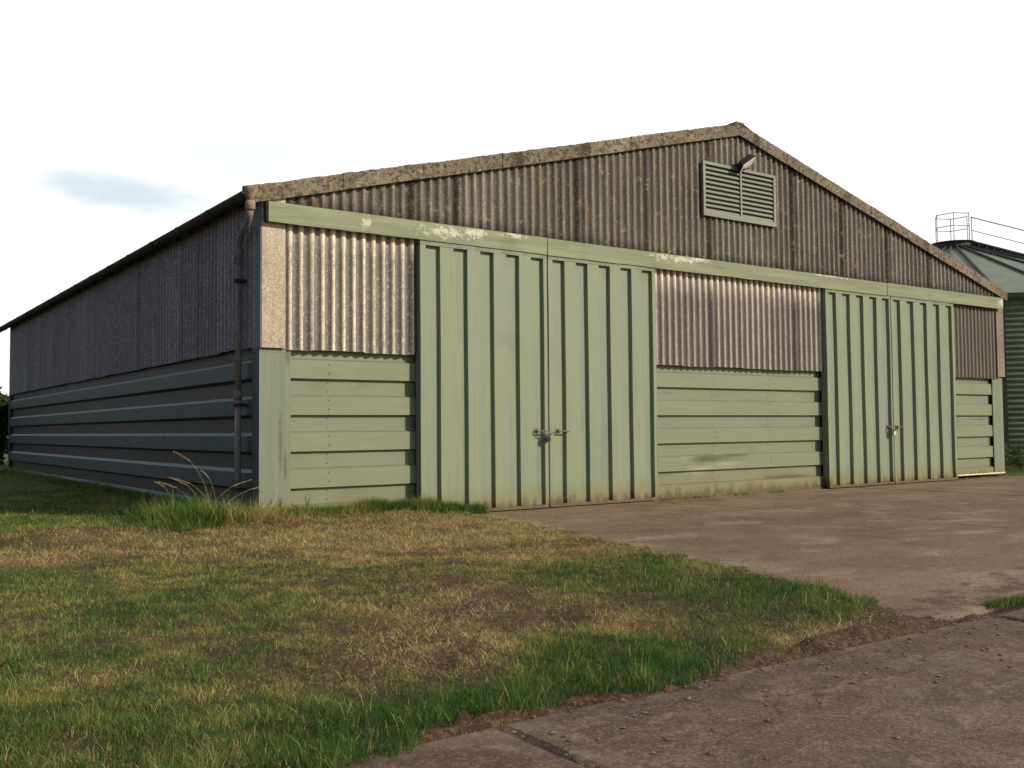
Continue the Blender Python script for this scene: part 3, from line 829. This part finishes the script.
def make_blades(x, y, z, L, W, lean, tint, yaw=None):
    """4-vertex curved blades"""
    n = len(x); a = rng.uniform(0, 2*math.pi, n) if yaw is None else yaw; b = rng.uniform(0, 2*math.pi, n)
    dx, dy = np.cos(a), np.sin(a); wx, wy = np.cos(b), np.sin(b)
    bend = lean
    base = np.stack([x, y, z], -1)
    wv = np.stack([wx, wy, np.zeros(n)], -1)*W[:,None]*.5
    ln = np.clip(bend, 0, 1.5)
    m = base+np.stack([dx*np.sin(ln*.6)*L*.5, dy*np.sin(ln*.6)*L*.5, np.cos(ln*.6)*L*.5], -1)
    t = m+np.stack([dx*np.sin(ln*1.05)*L*.5, dy*np.sin(ln*1.05)*L*.5, np.cos(ln*1.05)*L*.5], -1)
    V = np.stack([base-wv, base+wv, m+wv*.75, m-wv*.75, t], 1).reshape(-1, 3)
    i = np.arange(n)*5
    T = np.concatenate([np.stack([i, i+1, i+2], -1), np.stack([i, i+2, i+3], -1), np.stack([i+3, i+2, i+4], -1)])
    return V, T, np.repeat(tint, 5)
def blade_obj(name, parts, mat):
    Vs, Ts, As = [], [], []; o = 0
    for V, T, A in parts: Vs.append(V); Ts.append(T+o); As.append(A); o += len(V)
    me = bpy.data.meshes.new(name); np_mesh(me, np.concatenate(Vs), np.concatenate(Ts))
    at = me.attributes.new('tint', 'FLOAT', 'POINT'); at.data.foreach_set('value', np.concatenate(As).astype(np.float32))
    me.materials.append(mat); ob = bpy.data.objects.new(name, me); COL.objects.link(ob); return ob
parts = []
def sow(x, y, scale=1.0, force=None):
    d = inside(x, y); st, dn = zones(x, y)
    keep = (rng.random(len(x)) < dn) & (d > -.02) & ~((x > X0-.03) & (y > .14) & (x < 24))
    x, y, st, dn, d = x[keep], y[keep], st[keep], dn[keep], d[keep]
    n = len(x); dist = np.hypot(x-CAM[0], y-CAM[1])
    cl = fbm(x, y, 7, 83, 3)
    L = rng.gamma(4, .0092, n)*(1.15-.35*st)*(.45+1.1*fbm(x, y, 2.2, 81))*(.35+1.3*cl)*scale*(.6+.4*np.clip(dn, 0, 1))*(1+.6*np.exp(-((d-.25)/.3)**2)*(st < .4))
    W = rng.uniform(.0016, .0036, n)*np.clip(dist/7, 1, 3.0)
    lean = np.clip(rng.normal(.75+.6*st, .4, n), 0, 1.5)
    tint = np.clip(st*.72+rng.normal(0, .13, n)+.5*(cl-.5)+.04, 0, .86)
    dead = rng.random(n) < .05+.12*st; tint[dead] = rng.uniform(.6, 1.0, dead.sum())
    parts.append(make_blades(x, y, hgt(x, y)-.004, L, W, lean, tint))
# near wedge, dense; farther, wider and sparser
def wedge(n, r0, r1, a0=R(22), a1=R(122)):
    r = np.sqrt(rng.uniform(r0**2, r1**2, n)); a = rng.uniform(a0, a1, n)
    return CAM[0]+r*np.cos(a), CAM[1]+r*np.sin(a)
sow(*wedge(520000, 3.5, 7.5)); sow(*wedge(440000, 7.5, 12)); sow(*wedge(240000, 12, 19), scale=1.1); sow(*wedge(120000, 17, 60, R(70), R(112)), scale=1.5); sow(rng.uniform(-7, -.1, 140000), rng.uniform(.3, 12, 140000), scale=1.2)
# clover-like short cover in the green parts
grass = blade_obj('grass', parts, M['grass']); tag(grass, 'rough mown grass, green and straw coloured, beside the barn', 'grass', kind='stuff')

# lying cut straw
parts = []
x, y = wedge(190000, 4, 19); d = inside(x, y); st, dn = zones(x, y)
k = (rng.random(len(x)) < sm(st, .4, .8)*np.clip(dn, .12, 1)) & (d > -.15) & ~((x > X0-.05) & (y > .1)); x, y = x[k], y[k]; n = len(x)
parts.append(make_blades(x, y, hgt(x, y)+rng.uniform(.004, .03, n), rng.uniform(.05, .14, n), rng.uniform(.0018, .0034, n)*1.3, np.full(n, 1.45), rng.uniform(.5, .86, n)))
hay = blade_obj('cut_straw', parts, M['grass']); tag(hay, 'dry cut stalks lying over the pale part of the grass', 'straw', kind='stuff')

# low clover and plantain leaves among the blades
x, y = wedge(42000, 3.5, 13); d = inside(x, y); st, dn = zones(x, y)
k = (fbm(x, y, 1.8, 111)+.25*rng.random(len(x)) > .60) & (d > .03) & (st < .62) & ~((x > X0-.05) & (y > .1)); x, y = x[k], y[k]; n = len(x)
a = rng.uniform(0, 6.283, n); Lf = rng.uniform(.010, .026, n); z = hgt(x, y)+rng.uniform(.006, .034, n)
u = np.stack([np.cos(a), np.sin(a), rng.uniform(-.2, .5, n)], -1); v_ = np.stack([-np.sin(a), np.cos(a), rng.uniform(-.3, .3, n)], -1); P0 = np.stack([x, y, z], -1)
Vc = np.stack([P0, P0+u*Lf[:,None]*.35+v_*Lf[:,None]*.35, P0+u*Lf[:,None]*.8+v_*Lf[:,None]*.32, P0+u*Lf[:,None], P0+u*Lf[:,None]*.8-v_*Lf[:,None]*.32, P0+u*Lf[:,None]*.35-v_*Lf[:,None]*.35], 1).reshape(-1, 3)
me = bpy.data.meshes.new('clover'); np_mesh(me, Vc, np.arange(6*n).reshape(-1, 6)); me.materials.append(M['weed'])
at = me.attributes.new('tint', 'FLOAT', 'POINT'); at.data.foreach_set('value', np.repeat(np.clip(rng.normal(.3, .25, n), 0, 1), 6).astype(np.float32))
clo = bpy.data.objects.new('clover', me); COL.objects.link(clo); tag(clo, 'low clover and weed leaves among the grass', 'clover', kind='stuff')

# longer unmown grass at the foot of the walls
parts = []
def line(n, ax, ay, bx, by, spread, hmin, hmax, t0, t1, mask=.0, seed=0):
    t = rng.random(n); x = ax+(bx-ax)*t+rng.normal(0, spread, n)*abs(by-ay)/(abs(by-ay)+abs(bx-ax)+1e-6); y = ay+(by-ay)*t-np.abs(rng.normal(0, spread, n))*(abs(bx-ax) > abs(by-ay))
    f = fbm(x, y, 1.6, 91+seed); k = (f > mask) & ~((x > X0-.06) & (y > .14)); x, y, f = x[k], y[k], f[k]; m = len(x)
    parts.append(make_blades(x, y, np.maximum(hgt(x, y), 0)-.01, rng.uniform(hmin, hmax, m)*(.5+f), rng.uniform(.005, .009, m), np.clip(rng.normal(.7, .35, m), 0, 1.5), np.clip(rng.uniform(t0, t1, m)+(f-.5)*.8, 0, .9)))
line(7000, 1.9, .12, 4.4, -.03, .12, .14, .32, .05, .4)
line(5000, .0, .12, 2.2, .12, .14, .08, .24, .15, .6)
line(9000, -.12, .5, -.12, 14, .16, .10, .28, .05, .35)
line(4000, -.12, 14, -.12, 25, .2, .10, .35, .05, .35)
line(1500, 9.2, .1, 13.4, .1, .07, .02, .09, .05, .5, .45, 3)
line(900, 20.9, .08, 23.8, .08, .06, .02, .07, .1, .6, .4, 4)
line(2600, 2.35, -11.0, 5.0, -11.16, .07, .03, .10, .0, .25, .36, 5)
line(500, 6, -11.1, 14, -11.1, .04, .02, .08, .0, .4, .5, 6)
wg = blade_obj('wall_grass', parts, M['grass']); tag(wg, 'longer green grass growing along the wall foot and in the slab joint', 'grass', kind='stuff')

# tall grass clumps by the downpipe
def clump(x0, y0, n, hmin, hmax, r, t0, t1, label, lean=.75, stalks=()):
    root_loc = (x0, y0, float(hgt(np.array([x0]), np.array([y0]))[0]))
    x = x0+rng.normal(0, r, n); y = y0+rng.normal(0, r, n)
    k = ~((x > X0-.04) & (y > .14)); x, y = x[k], y[k]; n = len(x)
    yaw = np.arctan2(y-y0, x-x0)+rng.normal(0, .6, n)
    V, T, A = make_blades(x-x0, y-y0, np.full(n, -.02), (hmin+(hmax-hmin)*rng.beta(1.3, 2.6, n)*1.25)*(.55+.9*fbm(x, y, 5, 97)), rng.uniform(.004, .010, n), np.clip(rng.normal(lean+.2, .45, n), .05, 1.5), np.clip(rng.uniform(t0, t1, n)+rng.normal(0, .12, n)+.9*(fbm(x, y, 4, 99)-.5), 0, 1), yaw+rng.normal(0, .8, n))
    me = bpy.data.meshes.new('blades'); np_mesh(me, V, T)
    at = me.attributes.new('tint', 'FLOAT', 'POINT'); at.data.foreach_set('value', A.astype(np.float32)); me.materials.append(M['grass'])
    e = empty('grass_clump', root_loc); tag(e, label, 'grass clump', 'tall grass clumps beside the barn corner')
    o = bpy.data.objects.new('blades', me); COL.objects.link(o); o.parent = e; LOC[o.name] = root_loc
    for (ax, ay, h, bx, by) in stalks:
        s = MB(); pts = [Vector(root_loc)+Vector((ax+bx*(t**1.8), ay+by*(t**1.8), h*(t-.28*t**3)*1.25)) for t in np.linspace(0, 1, 8)]
        s.tube(pts, [.0018]*7+[.001], 5)
        for q in range(22):
            p = pts[-1].lerp(pts[-3], q/22); w = Vector((random.uniform(-.02,.02), random.uniform(-.02,.02), random.uniform(-.01,.02)))
            s.tube([p, p+w], [.005, .001], 4)
        build('seed_stalk', s, M['straw'], e)
M['straw'] = simple('dry_stalk', (176,150,106), .8, 0, .2)
clump(-.22, -.25, 1200, .15, .46, .22, .35, .85, 'yellowing grass clump at the foot of the barn corner right of the downpipe', .8, ((.0,0,.5,.5,.1),))
clump(-.8, -.02, 2600, .16, .58, .34, .0, .45, 'largest green grass clump with tall seed stalks left of the downpipe', .8,
      ((0,0,1.25,-.55,.2),(.05,0,.8,-.7,.1),(0,.1,.7,.7,0),(-.1,.05,.75,-.4,.3),(.1,0,.9,-.2,.2),(.1,0,.62,.95,-.05),(-.2,.1,.7,-.5,.3)))
clump(-1.1, .85, 2000, .18, .55, .36, .0, .25, 'dark green grass clump in the shade farther along the side wall', .75, ((0,0,.7,-.3,.2),))
clump(-1.25, -.4, 1000, .12, .4, .32, .05, .4, 'low green grass clump leaning out in front of the taller ones', .9)
clump(.12, -.38, 600, .12, .36, .22, .4, .9, 'straw coloured grass clump under the pale corner post', .9)

# two small broad-leaved weeds against the corner post
def weed(x0, y0, h, n, label, group='small weeds against the front wall', mat='weed', ls=.03, spread=.1, nm='leafy_weed'):
    loc = (x0, y0, float(hgt(np.array([x0]), np.array([y0]))[0]))
    e = empty(nm, loc); tag(e, label, 'weed', group)
    s = MB(); lv = MB(); A = []
    for b in range(max(2, int(n/14))):
        ang = random.uniform(0, 6.28); sp = spread*random.uniform(.2, 1)
        pts = [Vector(loc)+Vector((math.cos(ang)*sp*t, math.sin(ang)*sp*t, h*random.uniform(.8,1)*t)) for t in np.linspace(0, 1, 5)]
        s.tube(pts, [.006, .005, .004, .003, .002], 5)
        for q in range(14):
            t = random.uniform(.2, 1); i = min(3, int(t*4)); p = pts[i].lerp(pts[i+1], t*4-i)
            a = random.uniform(0, 6.28); d = Vector((math.cos(a), math.sin(a), random.uniform(-.2, .6))).normalized(); w = d.cross(Vector((0,0,1))).normalized()
            L = ls*random.uniform(.6, 1.5)
            lv.add([p, p+d*L*.5+w*L*.32, p+d*L+Vector((0,0,-L*.2)), p+d*L*.5-w*L*.32], [(0,1,2,3)]); A += [random.random()]*4
    build('stem', s, M['weed_stem'], e)
    o = build('foliage', lv, M[mat], e)
    at = o.data.attributes.new('tint', 'FLOAT', 'POINT'); at.data.foreach_set('value', A)
M['weed_stem'] = simple('green_stem', (92,104,60), .8)
weed(.36, .0, .34, 90, 'small leafy weed against the corner post, nearer the barn corner')
weed(.84, .0, .36, 60, 'thin leafy weed against the lower cladding just right of the corner post')
# weeds beyond the barn in front of the silo
for i, (x, y, h, n) in enumerate([(24.6,.7,.75,180),(25.3,1.2,.9,240),(26.1,.8,.65,180),(27.0,1.5,1.0,240),(28.2,1.2,.8,200)]):
    lb = ['dark weed clump touching the far barn corner in front of the silo', 'tall yellow-green weed clump before the silo wall at the picture edge', 'low weed clump third from the far barn corner', 'tallest weed clump out beyond the picture edge before the silo', 'weed clump farthest right along the silo foot'][i]
    weed(x, y, h, n, lb, 'weeds along the foot of the silo', ls=.13, spread=.5, nm='weed_clump')

# pebbles
mb = MB()
def pebble(x, y, z, r):
    vs = []
    for k in range(5):
        a = 2*math.pi*k/5+random.uniform(-.3, .3); vs.append((x+r*math.cos(a)*random.uniform(.7,1.2), y+r*math.sin(a)*random.uniform(.7,1.2), z+r*.15))
    vs.append((x+r*.1, y, z+r*random.uniform(.5, .8))); vs.append((x, y, z-r*.3))
    mb.add(vs, [(k, (k+1) % 5, 5) for k in range(5)]+[((k+1) % 5, k, 6) for k in range(5)])
for _ in range(3200):
    x = random.uniform(-5, 12); y = random.uniform(-14, -1) if random.random() < .5 else random.gauss(-11.15, .5)
    if x < 2 and y > -10.9: continue
    pebble(x, y, max(0, float(hgt(np.array([x]), np.array([y]))[0]))-.001, random.choice((.005,.006,.007,.008,.01,.014,.02)))
for _ in range(260):
    x = random.uniform(-4.5, 2); y = random.gauss(-10.9, .35); pebble(x, y, max(0.0, float(hgt(np.array([x]), np.array([y]))[0])), random.choice((.006,.008,.01,.014,.018)))
pb = build('pebbles', mb, M['stone']); tag(pb, 'loose stones and crumbs of concrete on the yard', 'pebbles', kind='stuff')

# ------------------------------------------------------------------ trees
def tree(name, loc, h, crown_c, crown_r, n, label, mat='leaf', ls=.12, trunk_r=.25, seed=1, group=None, lobes=14):
    rs = np.random.default_rng(seed); e = empty(name, loc); tag(e, label, 'tree' if 'tree' in name else 'hedge', group)
    tr = MB(); L0 = Vector(loc); cc = L0+Vector(crown_c)
    top = cc+Vector((0, 0, crown_r[2]*.5))
    tr.tube([L0+Vector((0,0,-.1)), L0.lerp(cc, .35), L0.lerp(cc, .7), cc, top], [trunk_r, trunk_r*.8, trunk_r*.6, trunk_r*.4, trunk_r*.1], 10)
    cs = []
    for k in range(lobes):
        u = rs.normal(size=3); u /= np.linalg.norm(u); q = rs.uniform(.35, .8)
        p = cc+Vector((u[0]*crown_r[0]*q, u[1]*crown_r[1]*q, u[2]*crown_r[2]*q)); cs.append((p, rs.uniform(.25, .5)))
        st = L0.lerp(cc, rs.uniform(.5, 1)); mid = st.lerp(p, .5)+Vector((0,0,-.1*crown_r[2]))
        tr.tube([st, mid, p], [trunk_r*.35, trunk_r*.2, trunk_r*.05], 6)
    build('trunk', tr, M['bark'], e)
    idx = rs.integers(0, lobes, n); C0 = np.array([tuple(c[0]) for c in cs])[idx]; Rr = np.array([c[1] for c in cs])[idx]
    u = rs.normal(size=(n, 3)); u /= np.linalg.norm(u, axis=1)[:,None]; q = rs.uniform(.2, 1, n)**.5
    P = C0+u*q[:,None]*Rr[:,None]*np.array(crown_r)
    d = rs.normal(size=(n, 3)); d /= np.linalg.norm(d, axis=1)[:,None]; w = np.cross(d, rs.normal(size=(n, 3))); w /= np.linalg.norm(w, axis=1)[:,None]
    L = ls*rs.uniform(.6, 1.4, n)[:,None]
    V = np.stack([P, P+d*L*.5+w*L*.35, P+d*L, P+d*L*.5-w*L*.35], 1).reshape(-1, 3)-np.array(loc)
    F = np.arange(4*n).reshape(-1, 4)
    me = bpy.data.meshes.new('crown'); np_mesh(me, V, F); me.materials.append(M[mat])
    at = me.attributes.new('tint', 'FLOAT', 'POINT'); at.data.foreach_set('value', np.repeat(np.clip(rs.random(n)*.6+.4*rs.random(lobes)[idx], 0, 1), 4).astype(np.float32))
    o = bpy.data.objects.new('crown', me); COL.objects.link(o); o.parent = e; LOC[o.name] = loc
tree('broadleaf_tree', (.3, 34, 0), 6, (0,0,2.3), (1.7,1.7,2.0), 26000, 'dark bushy tree far behind the left end of the barn', 'leaf_dark', .28, .2, 3)
tree('broadleaf_tree', (-3.6, 38, 0), 6, (0,0,3.0), (3.0,2.6,2.4), 9000, 'rounded dark tree farther left beyond the end of the barn', 'leaf_dark', .22, .22, 4)
tree('broadleaf_tree', (-9.5, 42, 0), 6, (0,0,2.7), (3.0,2.6,2.2), 7000, 'spreading dark tree leftmost in the row behind the barn', 'leaf_dark', .22, .22, 5)
tree('broadleaf_tree', (50.1, 5.7, 0), 14, (0,0,11.3), (5.6,5.6,3.5), 26000, 'tall tree beyond the silo with leaf tips reaching in at the right edge', 'leaf', .2, .3, 6, lobes=22)

# ------------------------------------------------------------------ light, sky, camera
ELEV = 26
# shadows run towards (-1, +0.95): sun stands towards (+x, -y)
sd = Vector((.53, -.85, 0)).normalized()*math.cos(R(ELEV)); sd.z = math.sin(R(ELEV))
L = bpy.data.lights.new('sun', 'SUN'); L.energy = 4.2; L.angle = R(.6); L.color = (1.0, .90, .76)
lo = bpy.data.objects.new('sun', L); COL.objects.link(lo)
lo.rotation_euler = sd.to_track_quat('Z', 'Y').to_euler()

w = bpy.data.worlds.new('World'); S.world = w; w.use_nodes = True; t = w.node_tree; t.nodes.clear()
out = t.nodes.new('ShaderNodeOutputWorld')
sky = t.nodes.new('ShaderNodeTexSky'); sky.sky_type = 'NISHITA'; sky.sun_disc = False
sky.sun_elevation = R(ELEV); sky.sun_rotation = math.atan2(sd.x, sd.y)
b1 = t.nodes.new('ShaderNodeBackground'); t.links.new(sky.outputs[0], b1.inputs[0]); b1.inputs[1].default_value = .10
b2 = t.nodes.new('ShaderNodeBackground'); b2.inputs[0].default_value = (1, 1, 1.0, 1); b2.inputs[1].default_value = 1.12
def N(ty, **k):
    n_ = t.nodes.new(ty)
    for a, b in k.items(): setattr(n_, a, b)
    return n_
geo = N('ShaderNodeTexCoord'); dirv = geo.outputs['Generated']
def lk(a, b): t.links.new(a, b)
def mth(op, a, b=0.0):
    m = N('ShaderNodeMath', operation=op)
    for i, v in enumerate((a, b)):
        if isinstance(v, bpy.types.NodeSocket): lk(v, m.inputs[i])
        else: m.inputs[i].default_value = v
    return m.outputs[0]
def mr(f, a, b, va=0, vb=1):
    m = N('ShaderNodeMapRange'); m.interpolation_type = 'SMOOTHSTEP'; lk(f, m.inputs[0])
    for i, v in zip((1,2,3,4), (a, b, va, vb)): m.inputs[i].default_value = v
    return m.outputs[0]
def dot(v):
    m = N('ShaderNodeVectorMath', operation='DOT_PRODUCT'); lk(dirv, m.inputs[0]); m.inputs[1].default_value = v; return m.outputs['Value']
nz = N('ShaderNodeTexNoise'); mp = N('ShaderNodeMapping'); lk(dirv, mp.inputs[0]); mp.inputs['Scale'].default_value = (1, 1, 3.2); lk(mp.outputs[0], nz.inputs[0])
nz.inputs['Scale'].default_value = 3.0; nz.inputs['Detail'].default_value = 7; nz.inputs['Roughness'].default_value = .55
nf = nz.outputs['Fac']
# bright cloud bank fills the sky behind the barn; unseen west and south left broken to cut fill on the side wall
bank = mr(mth('ADD', dot((.42, .86, .22)), mth('MULTIPLY', mth('SUBTRACT', nf, .5), .9)), .22, .62)
loose = mr(nf, .50, .66)
cov = mth('MAXIMUM', bank, mth('MULTIPLY', loose, .7))
# thin spots of the bank: small blue-grey wisps
nz2 = N('ShaderNodeTexNoise'); mp2 = N('ShaderNodeMapping'); lk(dirv, mp2.inputs[0]); mp2.inputs['Scale'].default_value = (3, 3, 12); lk(mp2.outputs[0], nz2.inputs[0])
nz2.inputs['Scale'].default_value = 2.5; nz2.inputs['Detail'].default_value = 5
def wisp(d, rad, sq, amt):
    d = Vector(d).normalized()
    sub = N('ShaderNodeVectorMath', operation='SUBTRACT'); lk(dirv, sub.inputs[0]); sub.inputs[1].default_value = d
    sc = N('ShaderNodeVectorMath', operation='MULTIPLY'); lk(sub.outputs[0], sc.inputs[0]); sc.inputs[1].default_value = (1/rad, 1/rad, sq/rad)
    ln = N('ShaderNodeVectorMath', operation='LENGTH'); lk(sc.outputs[0], ln.inputs[0])
    v = mth('ADD', ln.outputs['Value'], mth('MULTIPLY', mth('SUBTRACT', nz2.outputs['Fac'], .5), 2.2))
    return mr(v, .25, 1.15, amt, 0)
ws = mth('ADD', wisp((.235, .945, .218), .09, 4.0, .7), wisp((.335, .90, .262), .07, 3, .30))
ws = mth('ADD', ws, wisp((.16,.96,.30), .10, 3, .18))
b3 = t.nodes.new('ShaderNodeBackground'); b3.inputs[0].default_value = (.66, .84, .96, 1); b3.inputs[1].default_value = .82
mx = N('ShaderNodeMixShader'); lk(cov, mx.inputs[0]); lk(b1.outputs[0], mx.inputs[1]); lk(b2.outputs[0], mx.inputs[2])
mx2 = N('ShaderNodeMixShader'); lk(ws, mx2.inputs[0]); lk(mx.outputs[0], mx2.inputs[1]); lk(b3.outputs[0], mx2.inputs[2])
lk(mx2.outputs[0], out.inputs[0])

cam = bpy.data.cameras.new('camera'); co = bpy.data.objects.new('camera', cam); COL.objects.link(co); S.camera = co
cam.sensor_width = 36; cam.lens = 985.5/1024*36; cam.clip_end = 3000; cam.clip_start = .05
f = 985.5
dx = Vector((1890-512, -(416-384), -f)).normalized(); dy = Vector((-194-512, -(435-384), -f)); dy = (dy-dx*dy.dot(dx)).normalized(); dz = dx.cross(dy)
Rm = Matrix((dx, dy, dz)).to_4x4(); Rm.translation = Vector((-6.104, -15.727, 1.6)); co.matrix_world = Rm

S.view_settings.view_transform = 'Standard'; S.view_settings.look = 'None'; S.view_settings.gamma = 1; S.view_settings.exposure = 0
S.render.resolution_x = 1024; S.render.resolution_y = 768
